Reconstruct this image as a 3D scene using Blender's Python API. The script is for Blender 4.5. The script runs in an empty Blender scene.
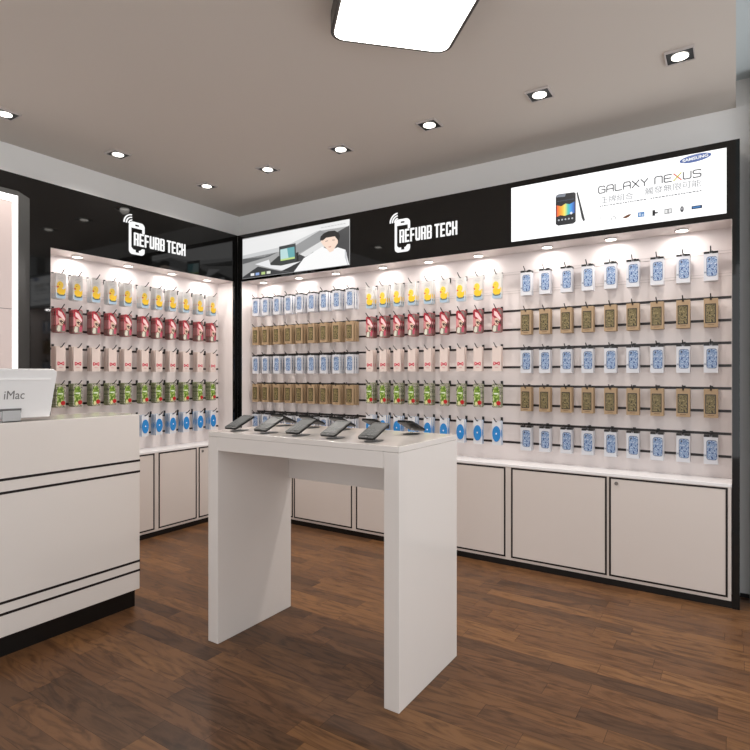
import bpy, bmesh, math, random
from mathutils import Vector, Matrix
random.seed(4)
SC = bpy.context.scene
COL = SC.collection
PI = math.pi

# ------------------------------------------------------------------ camera, world, exposure
cam_data = bpy.data.cameras.new('camera')
cam = bpy.data.objects.new('camera', cam_data); COL.objects.link(cam)
cam.location = (0, 0, 1.265)
cam.rotation_euler = (PI/2, 0, math.radians(32.995))
cam_data.sensor_fit = 'HORIZONTAL'; cam_data.sensor_width = 36.0
cam_data.lens = 36.0*555.92/750
cam_data.clip_start = 0.02
SC.camera = cam
SC.view_settings.view_transform = 'Standard'
SC.view_settings.look = 'None'
SC.view_settings.gamma = 1.0
SC.view_settings.use_curve_mapping = False
SC.view_settings.exposure = 0.35

WORLD_STRENGTH = 1.2
DOWN_W = 26.0
NICHE_W = 0.72
PANEL_E = 6.0
world = bpy.data.worlds.new('world'); SC.world = world; world.use_nodes = True
bg = world.node_tree.nodes['Background']
bg.inputs[0].default_value = (0.97, 0.98, 1.0, 1); bg.inputs[1].default_value = WORLD_STRENGTH

# ------------------------------------------------------------------ materials
def s2l(c):
    return tuple(((v/255)/12.92 if v/255 <= .04045 else ((v/255+.055)/1.055)**2.4) for v in c)
def mat(name, rgb, rough=.5, spec=.5, metal=0, emit=0, trans=0, alpha=1, coat=0):
    m = bpy.data.materials.new(name); m.use_nodes = True
    b = m.node_tree.nodes['Principled BSDF']
    c = s2l(rgb)
    b.inputs['Base Color'].default_value = (*c, 1)
    b.inputs['Roughness'].default_value = rough
    b.inputs['Specular IOR Level'].default_value = spec
    b.inputs['Metallic'].default_value = metal
    b.inputs['Transmission Weight'].default_value = trans
    b.inputs['Alpha'].default_value = alpha
    b.inputs['Coat Weight'].default_value = coat
    if emit:
        b.inputs['Emission Color'].default_value = (*c, 1)
        b.inputs['Emission Strength'].default_value = emit
    return m
def nodes(m): return m.node_tree.nodes, m.node_tree.links, m.node_tree.nodes['Principled BSDF']
def mottled(name, cols, scale, rough=.4, kind='noise', detail=2):
    m = mat(name, cols[0], rough); N, L, b = nodes(m)
    tc = N.new('ShaderNodeTexCoord')
    t = N.new('ShaderNodeTexNoise' if kind == 'noise' else 'ShaderNodeTexVoronoi')
    t.inputs['Scale'].default_value = scale
    if kind == 'noise': t.inputs['Detail'].default_value = detail
    L.new(tc.outputs['Object'], t.inputs['Vector'])
    r = N.new('ShaderNodeValToRGB'); r.color_ramp.interpolation = 'CONSTANT'
    e = r.color_ramp.elements
    while len(e) > 1: e.remove(e[-1])
    e[0].position = 0; e[0].color = (*s2l(cols[0]), 1)
    lo, hi = (.34, .66) if kind == 'noise' else (.1, .9)
    for i, c in enumerate(cols[1:]):
        x = e.new(lo+(hi-lo)*(i+1)/len(cols)); x.color = (*s2l(c), 1)
    src = t.outputs['Fac'] if kind == 'noise' else t.outputs['Color']
    L.new(src, r.inputs[0]); L.new(r.outputs[0], b.inputs['Base Color'])
    return m

M = {}
M['white'] = mat('white_laminate', (226, 219, 213), .1, .45)
M['white_door'] = mat('white_door_laminate', (216, 206, 199), .25, .5)
M['board'] = mat('white_slat_board', (228, 219, 216), .35, .4)
M['edge'] = mat('pale_edge', (196, 188, 184), .4)
M['top'] = mat('white_gloss_top', (238, 235, 235), .22, .5)
M['black'] = mat('black_gloss', (9, 9, 9), .04, .5)
M['blackm'] = mat('black_satin', (14, 12, 11), .35, .4)
M['inlay'] = mat('dark_inlay', (24, 16, 14), .4, .3)
M['alu'] = mat('dark_groove', (34, 26, 25), .35, .5)
M['hook'] = mat('black_wire', (24, 22, 22), .35, .5)
M['paint'] = mat('grey_wall_paint', (246, 245, 243), .85, .2)
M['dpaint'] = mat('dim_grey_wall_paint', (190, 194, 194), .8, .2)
M['bluegrey'] = mat('blue_grey_ceiling_paint', (196, 206, 210), .85, .2)
M['ceil'] = mat('warm_grey_ceiling_paint', (214, 207, 199), .9, .15)
M['glow'] = mat('lamp_white', (255, 252, 246), .5, emit=PANEL_E)
M['disc'] = mat('spot_disc', (255, 250, 240), .5, emit=3.0)
M['box_glow'] = mat('lightbox_white', (255, 255, 255), .3, emit=.9)
M['box_panel'] = mat('lightbox_panel', (205, 190, 186), .25, emit=.12)
M['grey_metal'] = mat('grey_bezel', (50, 50, 49), .45)
M['rim'] = mat('lamp_rim', (62, 58, 55), .4)
M['silver'] = mat('silver', (170, 170, 170), .25, metal=1)
M['lock'] = mat('lock_nickel', (125, 120, 116), .35, metal=.5)
M['sign_white'] = mat('sign_white', (255, 255, 255), .4, emit=.76)
M['sign_white'].node_tree.nodes['Principled BSDF'].inputs['Base Color'].default_value = (.02, .02, .02, 1)
M['acrylic'] = mat('clear_acrylic', (250, 252, 252), .03, trans=1)
M['plastic_white'] = mat('computer_white', (236, 236, 236), .22)
M['seam'] = mat('computer_seam_white', (252, 252, 252), .2)  # whiter than the housing: seam highlight put into the colour
M['text_grey'] = mat('text_grey', (118, 116, 116), .4)
M['foot_grey'] = mat('foot_grey', (176, 176, 176), .3, metal=.4)
M['base_dark'] = mat('stand_base_grey', (74, 74, 74), .5)  # tone of the painted shadow under the phones
M['phone'] = mat('phone_black', (18, 19, 19), .4, .3)
M['phone_screen'] = mat('phone_screen', (46, 50, 50), .35, .35)
M['phone_key'] = mat('phone_key', (84, 88, 88), .4, .3)
def em(rgb, s=1.0):
    k = 'e_%d_%d_%d' % rgb
    if k not in M:
        M[k] = mat('print_%d_%d_%d' % rgb, rgb, .3, .25, emit=s*.78)
        M[k].node_tree.nodes['Principled BSDF'].inputs['Base Color'].default_value = (.01, .01, .01, 1)
    return M[k]
def fl(rgb, r=.4):
    k = 'f_%d_%d_%d' % rgb
    if k not in M: M[k] = mat('colour_%d_%d_%d' % rgb, rgb, r)
    return M[k]
M['blue_pattern'] = mottled('blue_white_case_print', [(44, 66, 120), (84, 118, 164), (176, 194, 214), (62, 96, 150), (204, 214, 226), (104, 136, 176)], 80)
M['gold_pattern'] = mottled('gold_case_print', [(40, 34, 20), (92, 80, 44), (146, 130, 86), (66, 62, 34), (172, 154, 110), (70, 58, 30)], 80)
M['red_pattern'] = mottled('red_case_print', [(118, 16, 34), (170, 30, 50), (196, 60, 74), (136, 22, 42)], 75)
M['green_pattern'] = mottled('green_case_print', [(78, 108, 26), (108, 142, 38), (132, 164, 56), (190, 204, 140)], 60)
M['top_pattern'] = mottled('patterned_card_top', [(60, 60, 55), (190, 182, 172), (120, 126, 84), (205, 200, 190)], 90)

# wood floor: strips 9 cm wide, each with its own tone, running along x
def floor_material():
    m = mat('walnut_strip_floor', (110, 75, 50), .33, .25); N, L, b = nodes(m)
    def math_(op, a, bb=None, c=None):
        n = N.new('ShaderNodeMath'); n.operation = op
        for i, v in enumerate((a, bb, c)):
            if v is None: continue
            if isinstance(v, (int, float)): n.inputs[i].default_value = v
            else: L.new(v, n.inputs[i])
        return n.outputs[0]
    g = N.new('ShaderNodeNewGeometry'); s = N.new('ShaderNodeSeparateXYZ'); L.new(g.outputs['Position'], s.inputs[0])
    W, LEN = .092, .62
    row = math_('FLOOR', math_('DIVIDE', s.outputs['Y'], W))
    wr = N.new('ShaderNodeTexWhiteNoise'); wr.noise_dimensions = '1D'; L.new(row, wr.inputs['W'])
    xs = math_('ADD', math_('DIVIDE', s.outputs['X'], LEN), math_('MULTIPLY', wr.outputs['Value'], 7.3))
    col = math_('FLOOR', xs)
    cmb = N.new('ShaderNodeCombineXYZ'); L.new(row, cmb.inputs[0]); L.new(col, cmb.inputs[1])
    wn = N.new('ShaderNodeTexWhiteNoise'); wn.noise_dimensions = '2D'; L.new(cmb.outputs[0], wn.inputs['Vector'])
    ramp = N.new('ShaderNodeValToRGB'); e = ramp.color_ramp.elements
    e[0].position = 0; e[0].color = (*s2l((80, 57, 40)), 1)
    e[1].position = 1; e[1].color = (*s2l((124, 88, 56)), 1)
    for p, c in ((.15, (91, 65, 45)), (.45, (103, 72, 48)), (.8, (112, 79, 51))):
        x = e.new(p); x.color = (*s2l(c), 1)
    L.new(wn.outputs['Value'], ramp.inputs[0])
    # grain
    off = N.new('ShaderNodeVectorMath'); off.operation = 'MULTIPLY_ADD'
    L.new(wn.outputs['Color'], off.inputs[0]); off.inputs[1].default_value = (9, 9, 9); L.new(g.outputs['Position'], off.inputs[2])
    sc = N.new('ShaderNodeVectorMath'); sc.operation = 'MULTIPLY'; sc.inputs[1].default_value = (2.4, 13, 1); L.new(off.outputs[0], sc.inputs[0])
    n1 = N.new('ShaderNodeTexNoise'); n1.inputs['Scale'].default_value = 1.0; n1.inputs['Detail'].default_value = 6; n1.inputs['Roughness'].default_value = .55; n1.inputs['Distortion'].default_value = 3.6
    L.new(sc.outputs[0], n1.inputs['Vector'])
    r2 = N.new('ShaderNodeValToRGB'); e = r2.color_ramp.elements
    e[0].position = .34; e[0].color = (.50, .46, .43, 1); e[1].position = .56; e[1].color = (1.15, 1.13, 1.1, 1)
    L.new(n1.outputs['Fac'], r2.inputs[0])
    mul = N.new('ShaderNodeMixRGB'); mul.blend_type = 'MULTIPLY'; mul.inputs[0].default_value = .9
    L.new(ramp.outputs[0], mul.inputs[1]); L.new(r2.outputs[0], mul.inputs[2])
    # seams
    fy = math_('FRACT', math_('DIVIDE', s.outputs['Y'], W)); fx = math_('FRACT', xs)
    seam = math_('MAXIMUM', math_('LESS_THAN', fy, .022), math_('LESS_THAN', fx, .0035))
    dk = N.new('ShaderNodeMixRGB'); dk.blend_type = 'MULTIPLY'; dk.inputs[2].default_value = (.5, .45, .42, 1)
    L.new(seam, dk.inputs[0]); L.new(mul.outputs[0], dk.inputs[1]); L.new(dk.outputs[0], b.inputs['Base Color'])
    rr = math_('ADD', math_('MULTIPLY', n1.outputs['Fac'], .2), .24); L.new(rr, b.inputs['Roughness'])
    return m
M['floor'] = floor_material()

# ------------------------------------------------------------------ mesh helpers
class MB:
    def __init__(self): self.bm = bmesh.new(); self.mats = []
    def mi(self, m):
        if m not in self.mats: self.mats.append(m)
        return self.mats.index(m)
    def box(self, x0, x1, y0, y1, z0, z1, m, bev=0):
        v = [self.bm.verts.new(p) for p in ((x0,y0,z0),(x1,y0,z0),(x1,y1,z0),(x0,y1,z0),(x0,y0,z1),(x1,y0,z1),(x1,y1,z1),(x0,y1,z1))]
        i = self.mi(m); fs = []
        for q in ((3,2,1,0),(4,5,6,7),(0,1,5,4),(1,2,6,5),(2,3,7,6),(3,0,4,7)):
            f = self.bm.faces.new([v[k] for k in q]); f.material_index = i; fs.append(f)
        if bev:
            ed = list({e for f in fs for e in f.edges})
            r = bmesh.ops.bevel(self.bm, geom=ed, offset=bev, segments=2, affect='EDGES', profile=.5)
            for f in r['faces']: f.material_index = i
        return self
    def prism(self, pts, d0, d1, m, axis='y', side=None):
        """polygon pts=(u,v) extruded between d0 and d1 along axis; 'y': (u,d,v)  'x': (d,u,v)  'z': (u,v,d)"""
        def P(u, v, d): return (u, d, v) if axis == 'y' else (d, u, v) if axis == 'x' else (u, v, d)
        a = [self.bm.verts.new(P(u, v, d0)) for u, v in pts]; b = [self.bm.verts.new(P(u, v, d1)) for u, v in pts]
        i = self.mi(m); j = self.mi(side) if side else i
        f = self.bm.faces.new(a); f.material_index = i
        f = self.bm.faces.new(b[::-1]); f.material_index = i
        n = len(pts)
        for k in range(n):
            f = self.bm.faces.new((a[k], b[k], b[(k+1) % n], a[(k+1) % n])); f.material_index = j
        return self
    def tube(self, pts, r, m, seg=8):
        i = self.mi(m); rings = []
        P = [Vector(p) for p in pts]
        for k, p in enumerate(P):
            t = ((P[min(k+1, len(P)-1)]-P[max(k-1, 0)])).normalized()
            a = t.cross(Vector((0, 0, 1)) if abs(t.z) < .9 else Vector((1, 0, 0))).normalized(); b = t.cross(a)
            rings.append([self.bm.verts.new(p+r*(a*math.cos(2*PI*s/seg)+b*math.sin(2*PI*s/seg))) for s in range(seg)])
        for A, B in zip(rings, rings[1:]):
            for s in range(seg):
                f = self.bm.faces.new((A[s], A[(s+1) % seg], B[(s+1) % seg], B[s])); f.material_index = i; f.smooth = True
        for R in (rings[0][::-1], rings[-1]):
            f = self.bm.faces.new(R); f.material_index = i
        return self
    def build(self, name, parent=None, loc=None):
        bmesh.ops.recalc_face_normals(self.bm, faces=self.bm.faces)
        me = bpy.data.meshes.new(name); self.bm.to_mesh(me); self.bm.free()
        for m in self.mats: me.materials.append(m)
        o = bpy.data.objects.new(name, me); COL.objects.link(o)
        if parent: o.parent = parent
        if loc: o.location = loc
        return o
def rrect(x0, x1, z0, z1, r, seg=5, rs=None):
    rs = rs or (r, r, r, r)   # bl, br, tr, tl
    pts = []
    for (cx, cz, a0, rr) in ((x0+rs[0], z0+rs[0], PI, rs[0]), (x1-rs[1], z0+rs[1], 1.5*PI, rs[1]), (x1-rs[2], z1-rs[2], 0, rs[2]), (x0+rs[3], z1-rs[3], .5*PI, rs[3])):
        if rr <= 0: pts.append((cx, cz)); continue
        for k in range(seg+1):
            a = a0+.5*PI*k/seg; pts.append((cx+rr*math.cos(a), cz+rr*math.sin(a)))
    return pts
def ell(cx, cz, rx, rz, n=24, a0=0, a1=2*PI):
    full = abs(a1-a0-2*PI) < 1e-6
    return [(cx+rx*math.cos(a0+(a1-a0)*k/(n if full else n-1)), cz+rz*math.sin(a0+(a1-a0)*k/(n if full else n-1))) for k in range(n)]
def tag(o, label=None, cat=None, group=None, kind=None):
    if label: o['label'] = label
    if cat: o['category'] = cat
    if group: o['group'] = group
    if kind: o['kind'] = kind
    return o
def empty(name, loc, rz=0, label=None, cat=None, group=None):
    o = bpy.data.objects.new(name, None); COL.objects.link(o); o.location = loc; o.rotation_euler = (0, 0, rz)
    o.empty_display_size = .05
    return tag(o, label, cat, group)
def struct(name, mb):
    return tag(mb.build(name), kind='structure')
def copy_tree(o, parent=None):
    c = o.copy(); COL.objects.link(c); c.parent = parent
    for ch in list(o.children): copy_tree(ch, c)
    return c
def spot(name, loc, watts, angle, blend, radius, color, parent=None, rot=(0, 0, 0)):
    l = bpy.data.lights.new(name, 'SPOT'); l.energy = watts; l.spot_size = math.radians(angle); l.spot_blend = blend
    l.shadow_soft_size = radius; l.color = color
    o = bpy.data.objects.new(name, l); COL.objects.link(o); o.location = loc; o.rotation_euler = rot
    if parent: o.parent = parent
    return o
def text_mesh(body, name, height, m, parent, loc, rot, width=None, align='LEFT', bold=0, thick=0.0005, shear=0):
    c = bpy.data.curves.new(name, 'FONT'); c.body = body; c.size = 1; c.extrude = 0; c.offset = bold; c.align_x = 'LEFT'; c.shear = shear
    c.resolution_u = 3
    t = bpy.data.objects.new('tmp', c); COL.objects.link(t); bpy.context.view_layer.update()
    me = bpy.data.meshes.new_from_object(t.evaluated_get(bpy.context.evaluated_depsgraph_get()))
    COL.objects.unlink(t); bpy.data.objects.remove(t)
    xs = [v.co.x for v in me.vertices]; ys = [v.co.y for v in me.vertices]
    x0, x1, y0, y1 = min(xs), max(xs), min(ys), max(ys)
    sy = height/(y1-y0); sx = (width/(x1-x0)) if width else sy
    for v in me.vertices: v.co = Vector(((v.co.x-x0)*sx, (v.co.y-y0)*sy, 0))
    bm = bmesh.new(); bm.from_mesh(me)
    if thick:
        ge = bmesh.ops.extrude_face_region(bm, geom=bm.faces[:])
        bmesh.ops.translate(bm, verts=[g for g in ge['geom'] if isinstance(g, bmesh.types.BMVert)], vec=(0, 0, thick))
        bmesh.ops.recalc_face_normals(bm, faces=bm.faces)
    bm.to_mesh(me); bm.free()
    me.materials.clear(); me.materials.append(m); me.name = name
    o = bpy.data.objects.new(name, me); COL.objects.link(o); o.location = loc; o.rotation_euler = rot
    if parent: o.parent = parent
    return o

# ------------------------------------------------------------------ dimensions
XL, YB = -3.8126, 3.5725        # front planes of left and back wall units
XW, YW = -4.017, 3.777          # slat board faces
ZT, ZF = 2.536, 2.111           # top and underside of the black headers
CEIL = 2.80

# ------------------------------------------------------------------ room shell
struct('floor', MB().box(-4.25, 1.6, -3.0, 4.0, -.05, 0, M['floor']))
struct('wall_left', MB().box(-4.25, -4.045, -3.0, 4.0, 0, 3.1, M['paint']))
struct('wall_back', MB().box(-4.045, 1.6, 3.805, 4.0, 0, 3.1, M['paint']))
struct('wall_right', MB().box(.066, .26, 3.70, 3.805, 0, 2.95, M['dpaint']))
struct('ceiling', MB().box(-4.045, 0.0, -3.0, 3.805, CEIL, CEIL+.06, M['ceil']))
struct('trim_1', MB().box(-.012, 0.0, -3.0, 3.805, CEIL+.06, 3.1, M['ceil']))
struct('trim_2', MB().box(0.0, 1.6, -3.0, 3.805, 2.953, 3.1, M['bluegrey']))
struct('baseboard_back', MB().box(.02, .066, 3.795, 3.805, 0, .02, M['inlay']))

# ------------------------------------------------------------------ ceiling fixtures
def lamp_panel():
    r = empty('ceiling_lamp', (-1.10, 1.915, 2.72), PI/4, 'large square white ceiling lamp with rounded corners and thin grey rim', 'lamp')
    a = .27
    MB().prism(rrect(-a, a, -a, a, .065, 8), .0, .08, M['rim'], 'z').build('lamp_rim', r)
    MB().prism(rrect(-a+.016, a-.016, -a+.016, a-.016, .05, 8), -.003, -.0005, M['glow'], 'z').build('diffuser', r)
lamp_panel()

def downlight_proto():
    r = empty('recessed_downlight', (0, 0, CEIL), 0)
    a = .063
    mb = MB()
    for b in ((-a, a, -a, -a+.006), (-a, a, a-.006, a), (-a, -a+.006, -a+.006, a-.006), (a-.006, a, -a+.006, a-.006)):
        mb.box(b[0], b[1], b[2], b[3], -.012, -.0005, M['edge'])
    mb.build('outer_frame', r)
    MB().box(-a+.006, a-.006, -a+.006, a-.006, -.008, -.0005, M['blackm']).build('black_tray', r)
    MB().prism(ell(0, 0, .037, .037, 24), -.0115, -.0085, M['disc'], 'z').build('lamp_disc', r)
    spot('downlight_beam', (0, 0, -.02), DOWN_W, 152, .5, .04, (1.0, .94, .88), r)
    return r
dl = downlight_proto()
DL = [(-.225-.673*k, 3.03) for k in range(6)] + [(-3.59, 2.26), (-3.59, 1.55)]
DLL = ['rightmost, above the large white advert lightbox', 'second from right, above the advert lightbox', 'third from right, right of the ceiling lamp', 'fourth from right, above the back wall logo', 'fifth from right, above the dark photo lightbox', 'nearest the corner of the two walls', 'above the left wall logo', 'leftmost of all, at the photo edge']
for i, (x, y) in enumerate(DL):
    o = dl if i == 0 else copy_tree(dl)
    o.location = (x, y, CEIL)
    tag(o, 'square black recessed downlight, ' + DLL[i], 'downlight', 'recessed ceiling downlights')

# ------------------------------------------------------------------ back and left wall units
def groove_zs(): return [.796+.1308*k for k in range(10)]
# local frame of a wall unit: x to the right, y into the wall (front plane y=0), z up
def surround(name, loc, rz, W, label, header_left, post_l, extra=None):
    r = empty(name, loc, rz, label, 'display unit')
    MB().box(header_left, W, 0, .2, ZF+.006, ZT, M['black']).build('header', r)
    MB().box(post_l[1], W-.021-.014 if post_l[2] else W-.035, .0, .2045, ZF-.004, ZF+.006, M['board']).build('soffit', r)
    return r

# back: local origin at (-3.8126, 3.5725)
bu = empty('wall_display_unit', (XL, YB, 0), 0, 'long black framed display unit with white slatted panel along the back wall', 'display unit')
WB = 3.83
MB().box(0, WB, 0, .205, ZF, ZT, M['black']).build('header', bu)
MB().box(WB-.035, WB, 0, .205, 0, ZF, M['black']).build('post', bu)
MB().box(.0, .0416, 0, .012, 0, ZF, M['black']).build('post', bu)
MB().box(.0276, .0416, .012, .205, .673, ZF-.002, M['board']).build('side_panel', bu)
MB().box(WB-.037, WB-.035, .004, .205, .673, ZF-.002, M['board']).build('side_panel', bu)
MB().box(.0416, WB-.037, .003, .205, ZF-.0012, ZF, M['board']).build('soffit_panel', bu)
MB().box(.012, WB-.035, .004, .02, 0, .04, M['blackm']).build('toe_kick', bu)
def slat_panel(parent, x0, x1, ysurf):
    p = MB().box(x0, x1, ysurf, ysurf+.02, .66, ZF-.0015, M['board']).build('slat_panel', parent)
    for k, z in enumerate(groove_zs()):
        if k < 8:
            MB().box(x0, x1, ysurf-.0015, ysurf+.004, z-.0075, z+.0075, M['alu']).build('groove_strip', p)
        else:
            mb = MB().box(x0, x1, ysurf-.001, ysurf+.004, z-.0065, z+.0065, M['board'])
            mb.box(x0, x1, ysurf-.002, ysurf+.004, z+.0065, z+.009, M['edge']).box(x0, x1, ysurf-.002, ysurf+.004, z-.009, z-.0065, M['edge'])
            mb.build('groove_strip', p)['label'] = 'white groove strip'
    return p
slat_panel(bu, .0416, WB-.037, .2045)

# left: local x = world +Y, local y = world -X ; origin at (XL, 0.3)
Y0 = .3
lu = empty('wall_display_unit', (XL, Y0, 0), PI/2, 'black framed display unit with white slatted panel along the left wall', 'display unit')
WL = YB-Y0
OPL, OPR = 1.921-Y0, 3.522-Y0      # opening
MB().box(0, WL-.0005, 0.0005, .205, ZF, ZT, M['black']).build('header', lu)
MB().box(0, OPL, 0.0005, .205, 0, ZF, M['black']).build('post', lu)
MB().box(OPR, WL-.0005, 0.0005, .013, 0, ZF, M['black']).build('post', lu)
MB().box(OPR, OPR+.014, .013, .205, .673, ZF-.002, M['board']).build('side_panel', lu)
MB().box(OPL, OPL+.002, .004, .205, .673, ZF-.002, M['board']).build('side_panel', lu)
MB().box(OPL+.002, OPR, .003, .205, ZF-.0012, ZF, M['board']).build('soffit_panel', lu)
MB().box(OPL, OPR, .004, .02, 0, .04, M['blackm']).build('toe_kick', lu)
slat_panel(lu, OPL+.002, OPR, .2045)

# cabinets and worktops
def cabinet(loc, rz, w, doors, label, lockd):
    r = empty('base_cabinet', loc, rz, label, 'cabinet', 'white base cabinets')
    MB().box(.0005, w-.0005, .002, .2, .04, .655, M['white_door']).build('body', r)
    for i, (a, b) in enumerate(doors):
        d = MB().box(a-.006, b+.006, -.002, .002, .052, .653, M['white_door']).build('door', r)
        mb = MB(); t = .0105; y0, y1 = -.0034, -.002; z0, z1 = .058, .654-.001
        mb.box(a-.005, b+.005, y0, y1, z0, z0+t, M['inlay']).box(a-.005, b+.005, y0, y1, z1-t, z1, M['inlay'])
        mb.box(a-.005, a-.005+t, y0, y1, z0+t, z1-t, M['inlay']).box(b+.005-t, b+.005, y0, y1, z0+t, z1-t, M['inlay'])
        mb.build('border_line', d)
        if i == lockd:
            MB().prism(ell(a+.036, .617, .011, .011, 16), -.007, -.002, M['lock'], 'y').build('lock', d)
    return r
xs = [-3.7625, -2.517, -1.268, -.0205]
lab = ['white two-door base cabinet nearest the corner, under the back wall display',
       'white two-door base cabinet in the middle of the back wall, behind the table',
       'white two-door base cabinet at the right end of the back wall']
for i in range(3):
    w = xs[i+1]-xs[i]; x0 = xs[i]
    cabinet((x0, YB, 0), 0, w, ((.027, .6105), (.633, w-.0215)), lab[i], 1)
ys = [1.935, 2.72, 3.505]
lab = ['white two-door base cabinet under the left wall display, mostly behind the counter',
       'white two-door base cabinet under the left wall display, nearest the corner']
for i in range(2):
    cabinet((XL, ys[i], 0), PI/2, .785, ((.027, .385), (.416, .765)), lab[i], 1)
tag(MB().box(-3.77, -.019, YB-.001, YW-.0005, .6555, .673, M['top'], .002).build('worktop'), 'long white glossy worktop over the base cabinets along the back wall', 'worktop')
tag(MB().box(XW+.0005, XL+.001, 1.931, 3.519, .6555, .673, M['top'], .002).build('worktop'), 'white glossy worktop over the base cabinets along the left wall', 'worktop')

# niche spotlights
def niche_proto():
    r = empty('spotlight', (0, 0, 0))
    MB().prism(ell(0, 0, .036, .036, 24), -.007, 0, M['edge'], 'z').build('bezel', r)
    MB().prism(ell(0, 0, .031, .031, 24), -.0085, -.0072, M['disc'], 'z').build('lamp_disc', r)
    l = bpy.data.lights.new('niche_beam', 'AREA'); l.shape = 'DISK'; l.size = .06; l.energy = NICHE_W; l.color = (1.0, .96, .94)
    lo = bpy.data.objects.new('niche_beam', l); COL.objects.link(lo); lo.location = (0, 0, -.012); lo.parent = r
    return r
nl = niche_proto()
zs = ZF-.0015
LB = [-3.598, -3.178, -2.775, -2.318, -1.916, -1.522, -1.042, -.650, -.264]
ords = ['first', 'second', 'third', 'fourth', 'fifth', 'sixth', 'seventh', 'eighth', 'ninth', 'tenth', 'eleventh']
for i, x in enumerate(LB):
    o = nl if i == 0 else copy_tree(nl)
    o.location = (x, 3.683, zs)
    tag(o, 'round white spotlight, %s from the left under the back wall header' % ords[i], 'spotlight', 'round spotlights over the back wall display')
for i, y in enumerate((2.165, 2.56, 2.955, 3.32)):
    o = copy_tree(nl); o.location = (-3.932, y, zs)
    tag(o, 'round white spotlight, %s from the left under the left wall header' % ords[i], 'spotlight', 'round spotlights over the left wall display')

# ------------------------------------------------------------------ logo signs (local: x right, z up, front = -y)
def stroke(mb, pts, w, y0, y1, m):
    for (a, b) in zip(pts, pts[1:]):
        d = Vector((b[0]-a[0], b[1]-a[1])); 
        if d.length < 1e-6: continue
        d.normalize(); n = Vector((-d.y, d.x))*w/2; e = d*w*.3
        A = Vector(a)-e; B = Vector(b)+e
        mb.prism([tuple(A-n), tuple(B-n), tuple(B+n), tuple(A+n)], y0, y1, m, 'y')
def ring_arc(cx, cz, r, w, a0, a1, n=12):
    o = [(cx+(r+w/2)*math.cos(a0+(a1-a0)*k/n), cz+(r+w/2)*math.sin(a0+(a1-a0)*k/n)) for k in range(n+1)]
    i = [(cx+(r-w/2)*math.cos(a0+(a1-a0)*k/n), cz+(r-w/2)*math.sin(a0+(a1-a0)*k/n)) for k in range(n+1)]
    return o+i[::-1]
# heavy condensed letters in a box of width .04, height .1 : lists of polygons
def letter_polys(ch):
    w, h, s = .0375, .096, .0108; g = .0095
    R = lambda x0, x1, z0, z1: [(x0, z0), (x1, z0), (x1, z1), (x0, z1)]
    V = R(0, s, 0, h)
    if ch == 'E': return [V, R(s, .034, h-g*1.3, h), R(s, .031, h/2-g*.65, h/2+g*.65), R(s, .034, 0, g*1.3)], .036
    if ch == 'F': return [V, R(s, .033, h-g*1.3, h), R(s, .03, h/2-g*.8, h/2+g*.6)], .035
    if ch == 'T': return [R(.013, .0245, 0, h-g*1.3), R(0, w, h-g*1.3, h)], w
    if ch == 'H': return [V, R(w-s, w, 0, h), R(s, w-s, h/2-g*.7, h/2+g*.7)], w
    if ch == 'U': return [R(0, s, .012, h), R(w-s, w, .012, h), [(0, .012), (.006, 0), (w-.006, 0), (w, .012), (w-s, .016), (s, .016)]], w
    if ch == 'C': return [R(0, s, .012, h-.012), [(0, h-.012), (s, h-.016), (w-s, h-.016), (w, h-.012), (w-.006, h), (.006, h)],
                          [(0, .012), (.006, 0), (w-.006, 0), (w, .012), (w-s, .016), (s, .016)], R(w-s, w, h*.64, h-.012), R(w-s, w, .012, h*.38)], w
    if ch == 'R': return [V, R(s, w-s, h-g, h), R(s, w-s, h*.44, h*.44+g), [(w-s, h*.44), (w-.003, h*.44), (w, h*.52), (w, h-.008), (w-.005, h), (w-s, h)],
                          [(w-s-.003, 0), (w, 0), (w-.002, h*.44), (w-s-.003, h*.44)]], w
    if ch == 'B': return [V, R(s, w-s, h-g, h), R(s, w-s, h/2-g/2, h/2+g/2), R(s, w-s, 0, g),
                          [(w-s, 0), (w-.005, 0), (w, .008), (w, h/2-.005), (w-.003, h/2), (w, h/2+.005), (w, h-.008), (w-.005, h), (w-s, h)]], w
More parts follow.
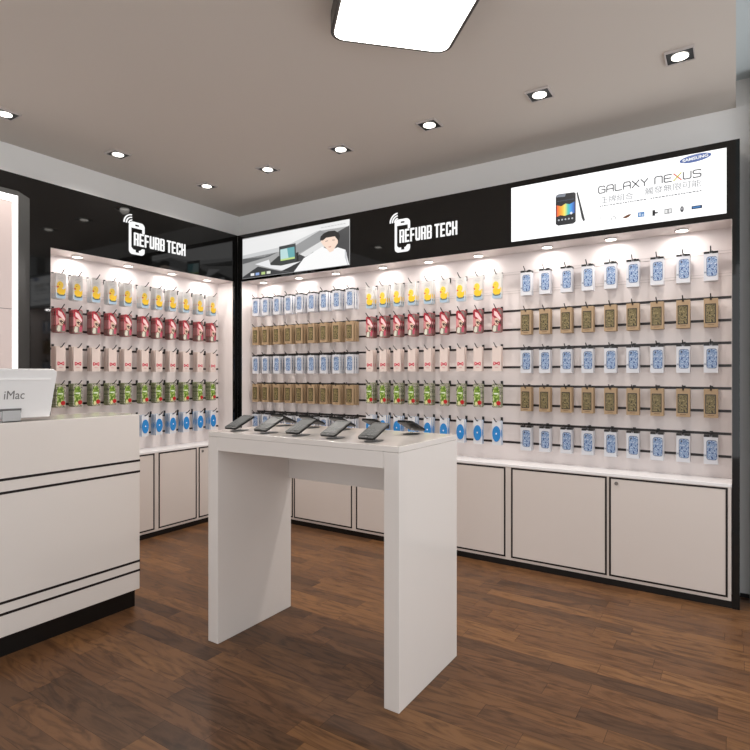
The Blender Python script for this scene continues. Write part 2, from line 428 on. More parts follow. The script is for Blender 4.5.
def logo(loc, rz, label):
    r = empty('logo_sign', loc, rz, label, 'sign', 'white illuminated shop logos')
    m = M['sign_white']; y0, y1 = -.008, -.0005
    # phone outline: x 0..0.133, z 0..0.244
    mb = MB(); W, H, t = .128, .244, .016
    mb.prism(rrect(0, t, .028, H-.03, 0, rs=(0, 0, 0, 0)), y0, y1, m)
    mb.prism([(0, H-.03)]+[(.03-.03*math.cos(a), H-.03+.03*math.sin(a)) for a in [PI/2*k/5 for k in range(1, 6)]]+
             [(W-.03+.03*math.sin(a), H-.03+.03*math.cos(a)) for a in [PI/2*k/5 for k in range(6)]]+[(W, H-.075), (W-t, H-.075), (W-t, H-.045), (W-.044, H-.030), (W-.044, H-.016), (.048, H-.016), (.048, H-.030), (W-.044, H-.030), (W-t, H-.0451), (t, H-.045), (t, H-.03)], y0, y1, m)
    mb.prism([(0, .028)]+[(.028-.028*math.cos(a), .028-.028*math.sin(a)) for a in [PI/2*k/5 for k in range(1, 6)]]+
             [(W-.028+.028*math.sin(a), .028-.028*math.cos(a)) for a in [PI/2*k/5 for k in range(6)]]+[(W, .05), (W-.02, .05), (W-.035, .034), (.083, .034), (.083, .016), (.052, .016), (.052, .034), (.034, .034), (t, .05), (0, .05)], y0, y1, m)
    mb.build('phone_emblem', r)
    for rad in (.024, .044, .063):
        MB().prism(ring_arc(.026, H-.018, rad+.004, .0078, PI*.52, PI*1.0), y0-.0, y1, m).build('signal_arc', r)
    x = .041
    for ch in 'REFURB TECH':
        if ch == ' ': x += .016; continue
        ps, w = letter_polys(ch); mb = MB()
        for p in ps: mb.prism([(x+px, .069+pz) for px, pz in p], y0, y1, m)
        mb.build('letter', r); x += w+.0088
    return r
logo((-2.139, YB, 2.178), 0, 'white REFURB TECH logo with phone emblem on the back wall header')
logo((XL, 2.487, 2.176), PI/2, 'white REFURB TECH logo with phone emblem on the left wall header')

# ------------------------------------------------------------------ lightbox adverts on the back header (coordinates x,z in the header plane)
def light_poster(name, label, x0, x1, z0, z1, base):
    r = empty(name, ((x0+x1)/2, YB, z0), 0, label, 'lightbox')
    cx = (x0+x1)/2
    MB().box(x0-cx, x1-cx, -.004, -.0003, 0, z1-z0, base).build('backlit_panel', r)
    return r, cx, z0
r, cx, z0 = light_poster('advert_lightbox', 'long white backlit phone advert at the right end of the back wall header', -1.244, -.043, 2.144, 2.499, em((255, 255, 255), 1.3))
def rel(pts): return [(u-cx, v-z0) for u, v in pts]
mb = MB()
mb.prism(rel([(-.955,2.388),(-.95,2.399),(-.935,2.404),(-.842,2.400),(-.833,2.391),(-.833,2.218),(-.847,2.206),(-.94,2.206),(-.955,2.218)]), -.0052, -.004, em((24, 26, 34)))
mb.prism(rel([(-.953,2.386),(-.95,2.397),(-.935,2.402),(-.893,2.401),(-.897,2.382)]), -.0056, -.0052, em((128, 134, 146)))
gm = mat('phone_wallpaper_print', (20, 20, 30), .3); N, L, b = nodes(gm)
tc = N.new('ShaderNodeTexCoord'); sp = N.new('ShaderNodeSeparateXYZ'); mr = N.new('ShaderNodeMapRange'); rp = N.new('ShaderNodeValToRGB')
L.new(tc.outputs['Object'], sp.inputs[0]); L.new(sp.outputs['X'], mr.inputs[0])
mr.inputs[1].default_value = -.949-cx; mr.inputs[2].default_value = -.839-cx
L.new(mr.outputs[0], rp.inputs[0]); e = rp.color_ramp.elements
e[0].position = 0; e[0].color = (*s2l((226, 70, 20)), 1); e[1].position = 1; e[1].color = (*s2l((30, 60, 140)), 1)
for p, c in ((.3, (252, 170, 20)), (.45, (230, 220, 90)), (.62, (60, 190, 170)), (.8, (40, 140, 220))):
    x = e.new(p); x.color = (*s2l(c), 1)
L.new(rp.outputs[0], b.inputs['Emission Color']); b.inputs['Emission Strength'].default_value = .9
mb.prism(rel([(-.949,2.335),(-.92,2.325),(-.895,2.338),(-.87,2.33),(-.839,2.342),(-.839,2.272),(-.87,2.268),(-.9,2.262),(-.925,2.27),(-.949,2.262)]), -.0056, -.0052, gm)
mb.prism(rel([(-.947,2.362),(-.841,2.362),(-.841,2.356),(-.947,2.356)]), -.0056, -.0052, em((52, 60, 74)))
for k in range(5):
    u = -.936+.0205*k
    mb.prism(rel(ell(u, 2.24, .0055, .0055, 10)), -.0056, -.0052, em((190, 194, 200)))
mb.prism(rel(ell(-.86, 2.273, .008, .008, 10)), -.0062, -.0056, em((235, 240, 250)))
mb.build('phone_picture', r)
MB().prism(rel([(-.829,2.394),(-.821,2.397),(-.800,2.31),(-.778,2.217),(-.787,2.211),(-.796,2.225),(-.812,2.31)]), -.0052, -.004, em((40, 42, 46))).prism(rel([(-.801,2.236),(-.796,2.234),(-.788,2.216),(-.795,2.224)]), -.0056, -.0052, em((190, 190, 190))).build('phone_side_picture', r)
# thin wide letters
S = {'G': [[(1, .8), (.85, 1), (.15, 1), (0, .82), (0, .18), (.15, 0), (.85, 0), (1, .15), (1, .5), (.5, .5)]],
     'A': [[(0, 0), (0, .75), (.2, 1), (.85, 1), (1, .85), (1, 0)], [(0, .42), (1, .42)]],
     'L': [[(0, 1), (0, .15), (.12, 0), (1, 0)]],
     'X': [[(0, 1), (1, 0)], [(0, 0), (1, 1)]],
     'Y': [[(0, 1), (.5, .5), (1, 1)], [(.5, .5), (.5, 0)]],
     'n': [[(0, 0), (0, .85), (.15, 1), (.85, 1), (1, .85), (1, 0)]],
     'E': [[(1, 1), (.15, 1), (0, .85), (0, .15), (.15, 0), (1, 0)], [(0, .5), (.9, .5)]],
     'U': [[(0, 1), (0, .15), (.15, 0), (.85, 0), (1, .15), (1, 1)]],
     'S': [[(1, .9), (.85, 1), (.15, 1), (0, .85), (0, .65), (.15, .53), (.85, .47), (1, .35), (1, .15), (.85, 0), (.1, 0), (0, .1)]]}
title = MB()
def word(s, x0, x1, zb, h):
    n = len(s); w = (x1-x0)/(n+.28*(n-1)); x = x0
    for ch in s:
        for j, st in enumerate(S[ch]):
            c = em((84, 84, 88))
            if ch == 'X' and s[0] == 'n': c = em((214, 90, 60)) if j == 0 else em((196, 190, 60))
            stroke(title, rel([(x+a*w, zb+b*h) for a, b in st]), .0062, -.0052, -.004, c)
        x += w*1.28
word('GALAXY', -.699, -.429, 2.366, .040)
title.build('title_lettering', r); title = MB()
word('nEXUS', -.392, -.163, 2.366, .040)
title.build('title_lettering', r)
RX = (PI/2, 0, 0)
text_mesh('王牌組合', 'slogan_lettering', .040, em((128, 130, 136)), r, (-.686-cx, -.0045, 2.302-z0), RX, width=.178)
text_mesh('觸發無限可能', 'slogan_lettering', .040, em((128, 130, 136)), r, (-.444-cx, -.0045, 2.312-z0), RX, width=.281)
mb = MB(); u = -.692
while u < -.167:
    w = random.uniform(.006, .016)
    if abs(u+.435) > .012: mb.prism(rel([(u, 2.284), (u+w, 2.284), (u+w, 2.289), (u, 2.2905)]), -.0046, -.004, em((104, 104, 110)))
    u += w+.004
mb.build('small_print', r)
def pic(*items):
    mb = MB()
    for pts, d, c in items: mb.prism(rel(pts), d, -.004, em(c))
    return mb.build('product_picture', r)
Q = lambda x0, x1, z0_, z1_, c, d=-.0046: ([(x0, z0_), (x1, z0_), (x1, z1_), (x0, z1_)], d, c)
mb = MB(); stroke(mb, rel([(-.689, 2.224), (-.686, 2.196)]), .002, -.0046, -.004, em((120, 120, 120))); mb.build('product_picture', r)
pic((ring_arc(-.614, 2.202, .012, .003, -.6, PI*1.25), -.0046, (120, 120, 120)))
pic(([(-.566, 2.197), (-.55, 2.207), (-.53, 2.214), (-.516, 2.212), (-.53, 2.199), (-.545, 2.193)], -.0046, (110, 62, 28)))
pic(Q(-.482, -.447, 2.188, 2.216, (92, 140, 196)), Q(-.476, -.466, 2.194, 2.21, (200, 216, 236), -.005), Q(-.46, -.452, 2.192, 2.204, (200, 216, 236), -.005))
pic(Q(-.405, -.391, 2.184, 2.217, (30, 30, 34)), Q(-.392, -.377, 2.195, 2.204, (60, 60, 66), -.0045))
pic(Q(-.343, -.306, 2.185, 2.213, (110, 110, 112)), Q(-.340, -.327, 2.189, 2.209, (240, 240, 240), -.005), Q(-.322, -.309, 2.189, 2.209, (240, 240, 240), -.005))
pic((ell(-.255, 2.199, .009, .017, 14), -.0046, (70, 70, 74)), (ell(-.255, 2.202, .005, .008, 10), -.005, (170, 170, 174)))
pic(Q(-.208, -.157, 2.190, 2.208, (28, 44, 78)), Q(-.203, -.165, 2.195, 2.203, (70, 130, 190), -.005))
MB().prism(rel([( -.190+.077*math.cos(a)*math.cos(.07)-.0215*math.sin(a)*math.sin(.07), 2.4735+.077*math.cos(a)*math.sin(.07)+.0215*math.sin(a)) for a in [2*PI*k/32 for k in range(32)]]), -.0048, -.004, em((24, 76, 150))).build('brand_oval', r)
text_mesh('SAMSUNG', 'brand_lettering', .0165, em((250, 251, 255)), r, (-.252-cx, -.0052, 2.461-z0), (PI/2, -.07, 0), width=.125, bold=.03)

r, cx, z0 = light_poster('photo_lightbox', 'backlit photo of a man in white beside a phone, near the corner', -3.747, -2.555, 2.134, 2.497, em((176, 176, 176), .9))
layers = [
 ('background_picture', [([(-3.744,2.489),(-2.558,2.495),(-2.558,2.441),(-2.891,2.445),(-3.227,2.368),(-3.744,2.345)], (236,236,236)),
  ([(-3.744,2.345),(-3.227,2.368),(-2.891,2.445),(-2.85,2.448),(-3.20,2.33),(-3.744,2.315)], (206,207,208)),
  ([(-3.20,2.33),(-2.85,2.448),(-2.733,2.392),(-3.073,2.288),(-3.2,2.29)], (150,151,152)),
  ([(-3.744,2.315),(-3.423,2.299),(-3.315,2.326),(-3.744,2.267)], (96,97,98)),
  ([(-3.073,2.278),(-2.733,2.392),(-2.558,2.446),(-2.558,2.138),(-2.9,2.138),(-3.2,2.138)], (66,67,69)),
  ([(-3.07,2.278),(-2.8,2.372),(-2.8,2.31),(-3.01,2.25)], (226,226,226)),
  ([(-3.744,2.150),(-3.553,2.226),(-3.279,2.157),(-3.14,2.136),(-3.744,2.136)], (58,59,61)),
  ([(-3.441,2.22),(-3.306,2.292),(-3.081,2.221),(-3.279,2.203)], (60,62,62))]),
 ('table_picture', [([(-3.59,2.25),(-3.423,2.272),(-3.40,2.222),(-3.28,2.205),(-3.056,2.218),(-3.262,2.162),(-3.405,2.197)], (236,236,238)),
  ([(-3.279,2.158),(-3.073,2.207),(-3.0,2.15),(-3.14,2.137)], (52,53,55))]),
 ('phone_picture', [([(-3.084,2.298),(-3.11,2.295),(-3.106,2.217),(-3.081,2.221)], (28,30,32)),
  ([(-3.301,2.371),(-3.115,2.376),(-3.11,2.224),(-3.294,2.221)], (58,62,64)), ([(-3.287,2.343),(-3.127,2.349),(-3.123,2.254),(-3.283,2.246)], (190,222,222)),
  ([(-3.21,2.347),(-3.127,2.349),(-3.123,2.254),(-3.19,2.252)], (104,170,176)),
  ([(-3.283,2.258),(-3.123,2.264),(-3.123,2.248),(-3.283,2.245)], (196,222,140)), ([(-3.039,2.229),(-2.924,2.279),(-2.875,2.254),(-2.989,2.204)], (48,50,52)),
  ([(-3.014,2.226),(-2.932,2.265),(-2.899,2.251),(-2.981,2.216)], (222,224,226))]),
 ('man_picture', [([(-3.132,2.137),(-3.022,2.24),(-2.827,2.311),(-2.75,2.27),(-2.671,2.286),(-2.595,2.258),(-2.56,2.137)], (250,250,250)),
  ([(-2.842,2.353),(-2.835,2.375),(-2.796,2.384),(-2.694,2.388),(-2.671,2.36),(-2.671,2.32),(-2.702,2.285),(-2.715,2.262),(-2.752,2.255),(-2.788,2.294),(-2.822,2.325)], (248,222,204)),
  ([(-2.851,2.365),(-2.845,2.395),(-2.81,2.418),(-2.764,2.428),(-2.70,2.424),(-2.66,2.40),(-2.650,2.370),(-2.662,2.335),(-2.672,2.347),(-2.70,2.378),(-2.788,2.378),(-2.822,2.36)], (26,24,24)),
  ([(-2.795,2.352),(-2.77,2.354),(-2.77,2.349),(-2.795,2.347)], (120,90,80)), ([(-2.725,2.353),(-2.70,2.351),(-2.70,2.346),(-2.725,2.348)], (120,90,80)),
  ([(-2.765,2.302),(-2.735,2.302),(-2.742,2.296),(-2.758,2.296)], (196,120,110)),
  ([(-2.60,2.26),(-2.585,2.235),(-2.57,2.137),(-2.575,2.137),(-2.6,2.2)], (206,208,212))]),
]
layers += [('app_icon_picture', [([(u-.021,2.150),(u+.021,2.150),(u+.021,2.172),(u-.021,2.172)], c)]) for u, c in ((-3.619,(240,240,240)),(-3.558,(150,176,226)),(-3.487,(190,214,140)),(-3.423,(230,234,220)))]
d = -.0044
for nm, polys in layers:
    mb = MB()
    for p, c in polys:
        mb.prism(rel(p), d, -.004, em(c)); d -= .00015
    mb.build(nm, r)
mb = MB(); u = -2.84
while u < -2.60:
    w = random.uniform(.012, .03); z = 2.462; mb.prism(rel([(u, z), (u+w, z), (u+w, z+.008), (u, z+.008)]), d, -.004, em((206, 206, 206))); u += w+.008
mb.build('small_print', r)

# ------------------------------------------------------------------ bevelled mirror-like lightbox on the left black panel
r = empty('framed_light_panel', (XL, 1.685, 0), PI/2, 'tall pinkish panel with glowing white border and slanted grey frame at the left edge', 'light panel')
# local x<=0 going left ; y<0 = out of wall
mb = MB(); x1, x0 = 0.0, -.95; zt, zb = 2.373, .75; yf = -.08; o = .105
fr = [(x0-.105, -.0005), (x1+o, -.0005), (x1+.0, yf), (x0, yf)]
vb = [mb.bm.verts.new(p) for p in ((x0-.08, -.0005, zb-.03), (x1+o, -.0005, zb-.03), (x1+o, -.0005, 2.40), (x0-.08, -.0005, 2.40))]
vf = [mb.bm.verts.new(p) for p in ((x0, yf, zb), (x1, yf, zb), (x1, yf, 2.405), (x0, yf, 2.405))]
i = mb.mi(M['grey_metal'])
mb.bm.faces.new(vb); mb.bm.faces.new(vf[::-1])
for k in range(4): mb.bm.faces.new((vb[k], vb[(k+1) % 4], vf[(k+1) % 4], vf[k]))
mb.build('bevelled_frame', r)
mb = MB(); ya, yb_ = yf-.004, yf-.0003; t = .038
mb.box(x0+.01, x1-.002, ya, yb_, zt-t*1.1, zt, M['box_glow']).box(x0+.01, x1-.002, ya, yb_, zb, zb+t, M['box_glow'])
mb.box(x1-.002-t*.85, x1-.002, ya, yb_, zb+t, zt-t*1.1, M['box_glow']).box(x0+.01, x0+.01+t, ya, yb_, zb+t, zt-t*1.1, M['box_glow'])
mb.build('glowing_border', r)
MB().box(x0+.01+t, x1-.002-t*.85, yf-.0025, yb_, 1.672, zt-t*1.1, M['box_panel']).build('panel', r)
MB().box(x0+.01+t, x1-.002-t*.85, yf-.0025, yb_, zb+t, 1.669, M['box_panel']).build('panel', r)

# ------------------------------------------------------------------ reception counter
XC, YE = -2.738, 1.852
r = empty('reception_counter', (XC, YE, 0), 0, 'white reception counter with pairs of black horizontal lines and black plinth', 'counter')
Lc = 1.75
MB().box(-.33, 0, -Lc, 0, .096, 1.0505, M['white'], .003).build('body', r)
MB().box(-.30, -.025, -Lc+.02, -.014, 0, .096, M['blackm']).build('plinth', r)
for z in (.798, .7385, .250, .199):
    MB().box(-.332, .0012, -Lc-.0012, .0012, z-.0058, z+.0058, M['inlay']).build('inlay_line', r)
MB().box(-.75, -.331, -Lc, -.02, .72, .75, M['white'], .002).build('work_shelf', r)
MB().box(-.75, -.331, -Lc, -Lc+.03, 0, .72, M['white'], .002).build('side_support', r)
MB().box(-.75, -.331, -.05, -.02, 0, .72, M['white'], .002).build('side_support', r)

# desktop computer on the counter, its back to the room
r = empty('desktop_computer', (-2.775, 1.17, 1.0505), PI/2, 'white desktop computer seen from behind, standing on the reception counter', 'computer')
# local: x = world +Y, y = world -X (towards staff); the back faces -y
A = math.radians(12)
tilt = empty('housing_pivot', (0, 0, 0)); COL.objects.unlink(tilt); bpy.data.objects.remove(tilt)
mb = MB()
xr, xl, hb, ht = .236, -.24, .012, .249
def tl(x, y, z):
    return (x, y*math.cos(A)-z*math.sin(A)+.02, z*math.cos(A)+y*math.sin(A)*0+.0)
def tp(mb, p): return mb.bm.verts.new(tl(*p))
# section: back face inset (chamfered), full outline behind it
cor = lambda y, i, top: [tp(mb, p) for p in ((xl+i, y, hb+i), (xr-i, y, hb+i), (xr+.012-i, y, top-.012), (xr-.006-i, y, top), (xl+.006+i, y, top), (xl-.012+i, y, top-.012))]
R1 = cor(0.0, .004, ht-.004); R2 = cor(.012, 0, ht); R3 = cor(.05, 0, ht)
k = mb.mi(M['plastic_white'])
mb.bm.faces.new(R1[::-1]); mb.bm.faces.new(R3)
for P_, Q_ in ((R1, R2), (R2, R3)):
    for j in range(6): mb.bm.faces.new((P_[j], P_[(j+1) % 6], Q_[(j+1) % 6], Q_[j]))
hs = mb.build('housing', r)
def tbox(name, x0, x1, y0, y1, z0, z1, m, par):
    mb = MB(); v = [tp(mb, p) for p in ((x0,y0,z0),(x1,y0,z0),(x1,y1,z0),(x0,y1,z0),(x0,y0,z1),(x1,y0,z1),(x1,y1,z1),(x0,y1,z1))]
    mb.mi(m)
    for q in ((3,2,1,0),(4,5,6,7),(0,1,5,4),(1,2,6,5),(2,3,7,6),(3,0,4,7)): mb.bm.faces.new([v[k] for k in q])
    return mb.build(name, par)
tbox('seam_ridge', xl+.03, xr-.018, -.003, .002, .196, .203, M['seam'], r)  # raised seam line with its white highlight painted in
tbox('vent_grille', xl+.08, xr-.02, .014, .022, ht-.001, ht+.0008, M['foot_grey'], r)
tbox('display_screen', xl+.01, xr-.01, .05, .052, .03, ht-.012, M['black'], r)
tx = text_mesh('iMac', 'lettering', .040, M['text_grey'], r, tl(.022, -.0006, .106), (PI/2+A, 0, 0), width=.086)
# foot: bracket and stand
tbox('foot_bracket', .010, .100, -.0035, .0, .050, .062, M['text_grey'], r)
tbox('foot_bracket', .090, .100, -.0035, .0, .040, .050, M['text_grey'], r)
mbf = MB(); mbf.box(.012, .088, -.016, -.010, 0.0, .052, M['foot_grey'], .001); mbf.box(.012, .088, -.016, .17, .0, .006, M['foot_grey'], .001)
mbf.build('stand', r)

# ------------------------------------------------------------------ display table
r = empty('display_table', (-1.581, 2.044, 0), 0, 'white slab-legged display table with phones on top', 'table')
TX0, TX1, TY0, TY1, TZ = -2.108+1.581, -1.0537+1.581, 1.788-2.044, 2.300-2.044, .997
MB().box(TX0, TX1, TY0, TY1, .974, TZ, M['white'], .002).build('table_top', r)
lg = .067
for (a, b) in ((TX0, TX0+lg), (TX1-lg, TX1)):
    MB().box(a, b, TY0, TY1, 0, .9735, M['white'], .002).build('leg', r)
MB().box(TX0+lg+.0005, TX1-lg-.0005, TY0, TY0+.02, .910, .9735, M['white'], .001).build('apron', r)
MB().box(TX0+lg+.0005, TX1-lg-.0005, TY1-.02, TY1, .707, .9735, M['white'], .001).build('apron', r)

# phones and their clear stands
def phone_proto():
    o = MB().prism(rrect(-.040, .040, -.068, .068, .011, 5), -.0045, .0045, M['phone'], 'z').build('mobile_phone')
    MB().prism(rrect(-.034, .034, -.050, .052, .002, 2), .0046, .0056, M['phone_screen'], 'z').build('screen', o)
    MB().prism(rrect(-.012, .012, .0575, .0605, .001, 2), .0046, .0054, M['phone_key'], 'z').build('earpiece', o)
    MB().prism(ell(0, -.059, .006, .0045, 12), .0046, .0058, M['phone_key'], 'z').build('home_button', o)
    mb = MB()
    for a in range(3):
        for b in range(4):
            mb.box(-.026+.0195*a, -.013+.0195*a, -.046+.013*b, -.039+.013*b, .0057, .0062, M['phone_key'])
    mb.build('key_grid', o)
    return o
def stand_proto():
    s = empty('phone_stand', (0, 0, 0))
    MB().prism(ell(0, 0, .034, .050, 24), 0, .0018, M['base_dark'], 'z').build('base', s)  # flat dark ellipse, a painted shadow of the phone on the table top
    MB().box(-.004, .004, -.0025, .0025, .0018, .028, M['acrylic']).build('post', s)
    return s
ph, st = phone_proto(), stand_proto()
cnt = 0
for row, y, xs_, rz, nm in (('front', 1.894, (-2.008, -1.815, -1.622, -1.428, -1.235), 0, 'near side'), ('back', 2.205, (-2.008, -1.815, -1.622, -1.428, -1.235), PI, 'far side')):
    for i, x in enumerate(xs_):
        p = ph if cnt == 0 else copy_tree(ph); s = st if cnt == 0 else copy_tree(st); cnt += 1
        tiltx = .39 if row == 'front' else .36
        p.rotation_euler = Matrix.Rotation(rz, 4, 'Z').to_euler() if False else (Matrix.Rotation(rz, 3, 'Z') @ Matrix.Rotation(tiltx, 3, 'X')).to_euler()
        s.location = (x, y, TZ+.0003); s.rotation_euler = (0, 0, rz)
        p.location = (x, y, TZ+.0405 if row == 'front' else TZ+.038)
        w = ['leftmost', 'second from left', 'middle one', 'fourth from left', 'rightmost'][i]
        tag(p, 'black mobile phone tilted on a stand, %s in the table %s row' % (w, row), 'phone', 'phones in the %s row on the table' % row)
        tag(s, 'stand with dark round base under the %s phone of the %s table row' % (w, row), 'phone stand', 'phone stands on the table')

# ------------------------------------------------------------------ merchandise packets (local: hook notch at x=0, z=0 is top edge; front y=0; y into wall)
def card(w, z0, z1, th, m, rb=.008, rt=.006, side=None, y0=0.0):
    nh, nd = .0048, .0092
    pts = rrect(-w/2, w/2, z0, z1, 0, 3, rs=(rb, rb, rt, rt))
    # insert notch along the top edge between tr and tl corners
    n = len(pts); out = []
    for k, p in enumerate(pts):
        out.append(p)
        q = pts[(k+1) % n]
        if abs(p[1]-z1) < 1e-6 and abs(q[1]-z1) < 1e-6 and p[0] > 0 and q[0] < 0:
            out += [(nh, z1), (nh, z1-nd), (-nh, z1-nd), (-nh, z1)]
    return MB().prism(out, y0, y0+th, m, 'y', side)
def pk(mb, pts, m, d=-.0006): mb.prism(pts, d, -.0001, m, 'y')
def make_duck():
    o = card(.068, -.176, 0, .007, fl((220, 217, 214), .2), .012, .004, fl((205, 205, 205), .2)).build('duck_case_packet')
    mb = MB()
    pk(mb, rrect(-.031, .031, -.174, -.132, .010, 3), fl((160, 184, 204)))
    pk(mb, ell(.002, -.146, .028, .012, 20), fl((84, 104, 104)), -.0012)
    mb.build('water_print', o)
    mb = MB()
    pk(mb, [(-.026, -.110), (-.012, -.104), (.006, -.106), (.020, -.112), (.031, -.098), (.030, -.128), (.020, -.147), (-.010, -.149), (-.026, -.134)], fl((236, 192, 40)), -.0022)
    pk(mb, ell(-.005, -.083, .021, .026, 20), fl((240, 202, 66)), -.0026)
    pk(mb, [(-.018, -.090), (-.030, -.092), (-.024, -.104), (-.014, -.099)], fl((206, 92, 40)), -.0030)
    pk(mb, ell(-.010, -.078, .0028, .0028, 8), fl((30, 26, 20)), -.0032)
    mb.build('duck_print', o)
    mb = MB()
    for i, (a, b) in enumerate(((-.018, .016), (-.022, .022), (-.014, .014))):
        pk(mb, [(a, -.030-.010*i), (b, -.030-.010*i), (b, -.026-.010*i), (a, -.026-.010*i)], fl((188, 186, 184)))
    mb.build('small_print', o)
    return o
def make_red():
    o = card(.068, -.170, 0, .008, M['red_pattern'], .014, .014, fl((120, 96, 92))).build('red_case_packet')
    mb = MB()
    pk(mb, [(-.018, -.018), (.004, -.030), (.030, -.072), (.026, -.088), (.004, -.066), (-.018, -.048)], fl((238, 205, 206)))
    pk(mb, [(-.033, -.052), (-.018, -.066), (-.012, -.100), (-.026, -.118), (-.033, -.118)], fl((206, 138, 140)), -.001)
    pk(mb, [(-.014, -.070), (.008, -.070), (.022, -.092), (.010, -.122), (-.012, -.116)], fl((214, 186, 164)), -.0014)
    pk(mb, [(-.012, -.088), (.004, -.084), (.022, -.098), (.010, -.112), (-.004, -.100)], fl((74, 46, 44)), -.0018)
    pk(mb, [(.004, -.098), (.014, -.096), (.012, -.108)], fl((222, 208, 180)), -.0022)
    mb.build('figure_print', o)
    mb = MB()
    pk(mb, rrect(-.032, .032, -.168, -.120, .012, 3), fl((130, 118, 108)))
    pk(mb, [(-.028, -.150), (-.018, -.118), (-.002, -.126), (-.004, -.160), (-.020, -.164)], fl((214, 212, 196)), -.0012)
    pk(mb, [(.018, -.090), (.032, -.086), (.032, -.112), (.022, -.112)], fl((70, 40, 40)), -.0012)
    mb.build('base_print', o)
    mb = MB(); pk(mb, [(.010, -.122), (.028, -.118), (.026, -.156), (.010, -.158)], fl((190, 74, 100)), -.0016); mb.build('shape_print', o)
    mb = MB(); pk(mb, [(.010, -.003), (.026, -.005), (.032, -.018), (.032, -.052), (.022, -.034), (.006, -.014)], fl((124, 118, 112)), -.0012); mb.build('corner_print', o)
    return o
def make_bow():
    o = card(.064, -.172, 0, .007, fl((222, 205, 197), .35), .003, .003, fl((190, 172, 164))).build('bow_case_packet')
    mb = MB()
    for s in (-1, 1):
        pk(mb, [(0, -.118), (s*.010, -.108), (s*.022, -.106), (s*.024, -.120), (s*.022, -.133), (s*.010, -.129)], fl((196, 34, 62)), -.0008)
        pk(mb, [(s*.008, -.118), (s*.017, -.112), (s*.018, -.119), (s*.016, -.126)], fl((236, 190, 190)), -.0012)
    pk(mb, ell(0, -.119, .005, .006, 10), fl((176, 20, 50)), -.0016)
    mb.build('bow_print', o)
    mb = MB(); pk(mb, [(-.012, -.148), (.012, -.148), (.012, -.144), (-.012, -.144)], fl((206, 140, 140))); mb.build('small_print', o)
    return o
def make_green():
    o = card(.068, -.166, 0, .008, M['top_pattern'], .014, .012, fl((110, 122, 70))).build('green_case_packet')
    mb = MB()
    pk(mb, [(-.026, -.036), (-.018, -.022), (.010, -.020), (.014, -.034), (.020, -.040), (.020, -.110), (.010, -.150), (-.026, -.152)], M['green_pattern'], -.001)
    pk(mb, [(-.018, -.064), (.014, -.064), (.014, -.074), (-.018, -.074)], fl((226, 236, 214)), -.0014)
    mb.build('bottle_print', o)
    mb = MB()
    pk(mb, ell(.014, -.134, .0155, .0155, 16), fl((186, 22, 26)), -.0018)
    mb.build('red_fruit_print', o)
    mb = MB(); pk(mb, ell(-.010, -.142, .010, .014, 14), fl((224, 220, 164)), -.0018); mb.build('pale_fruit_print', o)
    return o
def make_blue():
    o = card(.064, -.168, 0, .007, fl((226, 226, 228), .25), .004, .004, fl((70, 134, 186))).build('blue_case_packet')
    mb = MB(); pk(mb, ell(0, -.090, .029, .054, 28), fl((42, 134, 206), .2), -.006)
    p = mb.build('oval_case', o)
    mb = MB(); mb.prism(ell(0, -.088, .005, .006, 12), -.0068, -.0061, fl((230, 240, 250)), 'y'); mb.build('white_dot', o)
    return o
def make_box(kraft, th):
    if kraft:
        o = card(.070, -.163, 0, th, fl((170, 144, 112), .6), 0, 0).build('kraft_case_box')
        mb = MB(); pk(mb, rrect(-.028, .025, -.141, -.030, .003, 3), fl((34, 26, 14), .3), -.0008); mb.build('window_frame', o)
        mb = MB(); pk(mb, rrect(-.0235, .0205, -.136, -.036, .003, 3), M['gold_pattern'], -.0014); mb.build('window', o)
        mb = MB(); pk(mb, [(-.016, -.152), (.016, -.152), (.016, -.148), (-.016, -.148)], fl((120, 92, 62))); mb.build('small_print', o)
    else:
        o = card(.070, -.166, 0, th, fl((208, 209, 214), .35), 0, 0).build('white_case_box')
        mb = MB()
        for s in (-1, 1):
            a, b = sorted((s*.006, s*.0352))
            mb.box(a, b, -.0008, th+.0005, -.0115, .0008, fl((30, 28, 28)))
        mb.build('black_top_band', o)
        mb = MB(); pk(mb, rrect(-.022, .031, -.142, -.028, .014, 5), fl((104, 114, 134), .3), -.0008); mb.build('case_outline', o)
        mb = MB(); pk(mb, rrect(-.019, .029, -.139, -.032, .012, 5), M['blue_pattern'], -.0014)
        mb.build('case_print', o)
        mb = MB(); mb.prism(ell(-.008, -.044, .005, .0065, 12), -.002, -.0015, fl((60, 66, 84)), 'y')
        mb.build('camera_print', o); mb = MB()
        pk(mb, [(-.033, -.112), (-.016, -.112), (-.016, -.122), (-.033, -.122)], fl((150, 156, 166)), -.0008); mb.build('side_print', o)
    return o
def make_hook(L):
    o = MB().tube([(0, -.001, 0), (0, -L+.01, 0), (0, -L, .004), (0, -L-.032, .028)], .0033, M['hook'], 6).build('display_hook')
    MB().box(-.0085, .0085, -.004, -.0016, -.012, .024, M['hook']).build('mounting_plate', o)
    return o

protos = {'duck': make_duck(), 'red': make_red(), 'bow': make_bow(), 'green': make_green(), 'blue': make_blue(),
          'box': make_box(False, .019), 'kraft': make_box(True, .019), 'boxd': make_box(False, .058), 'kraftd': make_box(True, .058)}
hooks = {.135: make_hook(.128), .09: make_hook(.092)}
used = set()
def take(d, k):
    o = d[k]
    if (id(d), k) in used: return copy_tree(o)
    used.add((id(d), k)); return o
DESC = {'duck': ('yellow duck packet', 'duck print phone case packets'), 'red': ('red patterned packet', 'red phone case packets'), 'bow': ('red bow packet', 'pale bow print packets'),
        'green': ('green bottle-print packet', 'green phone case packets'), 'blue': ('blue oval packet', 'blue oval case packets'),
        'box': ('white-blue case box', 'white case boxes'), 'kraft': ('brown kraft box', 'brown kraft case boxes'),
        'boxd': ('white-blue case box', 'white case boxes'), 'kraftd': ('brown kraft box', 'brown kraft case boxes')}
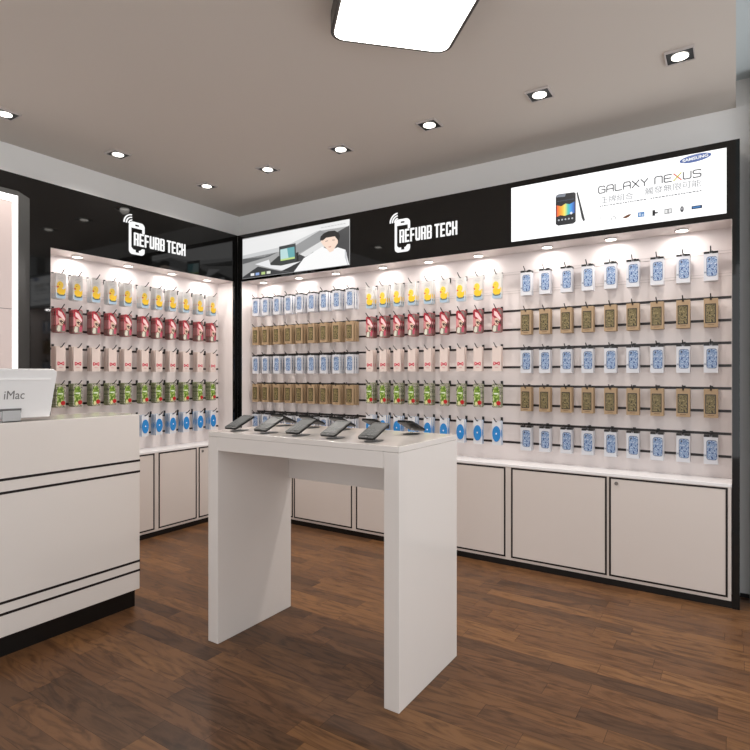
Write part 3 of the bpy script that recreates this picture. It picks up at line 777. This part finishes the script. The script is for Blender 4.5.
ROWN = ['top', 'second', 'third', 'fourth', 'bottom']
ZG = [.796+.1308*k for k in (9, 7, 5, 3, 1)]
def fill(block, xs_, kinds, counts, pitch, y_front, ztop, hooklen, place, rz, skip=None):
    for r_, kind in enumerate(kinds):
        for c, x in enumerate(xs_):
            if skip and skip(r_, c): continue
            z = ztop[r_]
            h = take(hooks, hooklen)
            h.location = place(x, 0, z-.0058); h.rotation_euler = (0, 0, rz)
            tag(h, 'black wire hook, %s from left, %s row, %s' % (ords[c], ROWN[r_], block[0]), 'hook', 'display hooks, %s' % block[1])
            n = counts(c)
            jit = random.uniform(-.004, .004)
            for k in range(n):
                p = take(protos, kind)
                dp = y_front-pitch*k - (random.uniform(0, .004) if k and pitch < .026 else 0)
                p.location = place(x+(jit*.3 if k else 0), dp, z); p.rotation_euler = (0, 0, rz)
                if n == 1: pos = 'alone on'
                else: pos = (['frontmost on', 'second on', 'third on', 'rearmost on'][k] if n == 4 else ['frontmost on', 'middle one on', 'rearmost on'][k] if n == 3 else ['front one on', 'rear one on'][k])
                tag(p, '%s, %s %s hook from left, %s row, %s' % (DESC[kind][0], pos, ords[c], ROWN[r_], block[0]),
                    'phone case', '%s, %s row, %s' % (DESC[kind][1], ROWN[r_], block[1]))
backp = lambda x, d, z: (x, YW-d, z)
leftp = lambda y, d, z: (XW+d, y, z)
# left block of the back wall
XA = [-3.676, -3.556, -3.418, -3.282, -3.156, -3.022, -2.890, -2.757, -2.622]
zb_ = [1.969, 1.702, 1.444, 1.184, .922]
fill(('back wall left block', 'left block'), XA, ['box', 'kraft', 'box', 'kraft', 'box'], lambda c: 3, .034, .122, zb_, .135, backp, 0)
# middle block
XM = [-2.430+.1310*k for k in range(9)]
XM = [-2.435, -2.310, -2.182, -2.054, -1.918, -1.786, -1.654, -1.523, -1.384]
zm = [1.968, 1.728, 1.464, 1.205, .949]
fill(('back wall middle block', 'middle block'), XM, ['duck', 'red', 'bow', 'green', 'blue'], lambda c: 3 if c < 5 else 2, .026, .107, zm, .135, backp, 0)
# right block
XR = [-1.190, -1.064, -.925, -.793, -.657, -.529, -.396, -.259, -.120]
fill(('back wall right block', 'right block'), XR, ['boxd', 'kraftd', 'boxd', 'kraftd', 'boxd'], lambda c: 1, .034, .078, zb_, .09, backp, 0)
# left wall
YL = [2.036, 2.155, 2.288, 2.416, 2.541, 2.688, 2.814, 2.945, 3.078, 3.226, 3.367]
fill(('left wall', 'left wall'), YL, ['duck', 'red', 'bow', 'green', 'blue'], lambda c: 4, .0172, .112, zm, .135, leftp, PI/2, skip=lambda r_, c: r_ == 4 and c < 4)
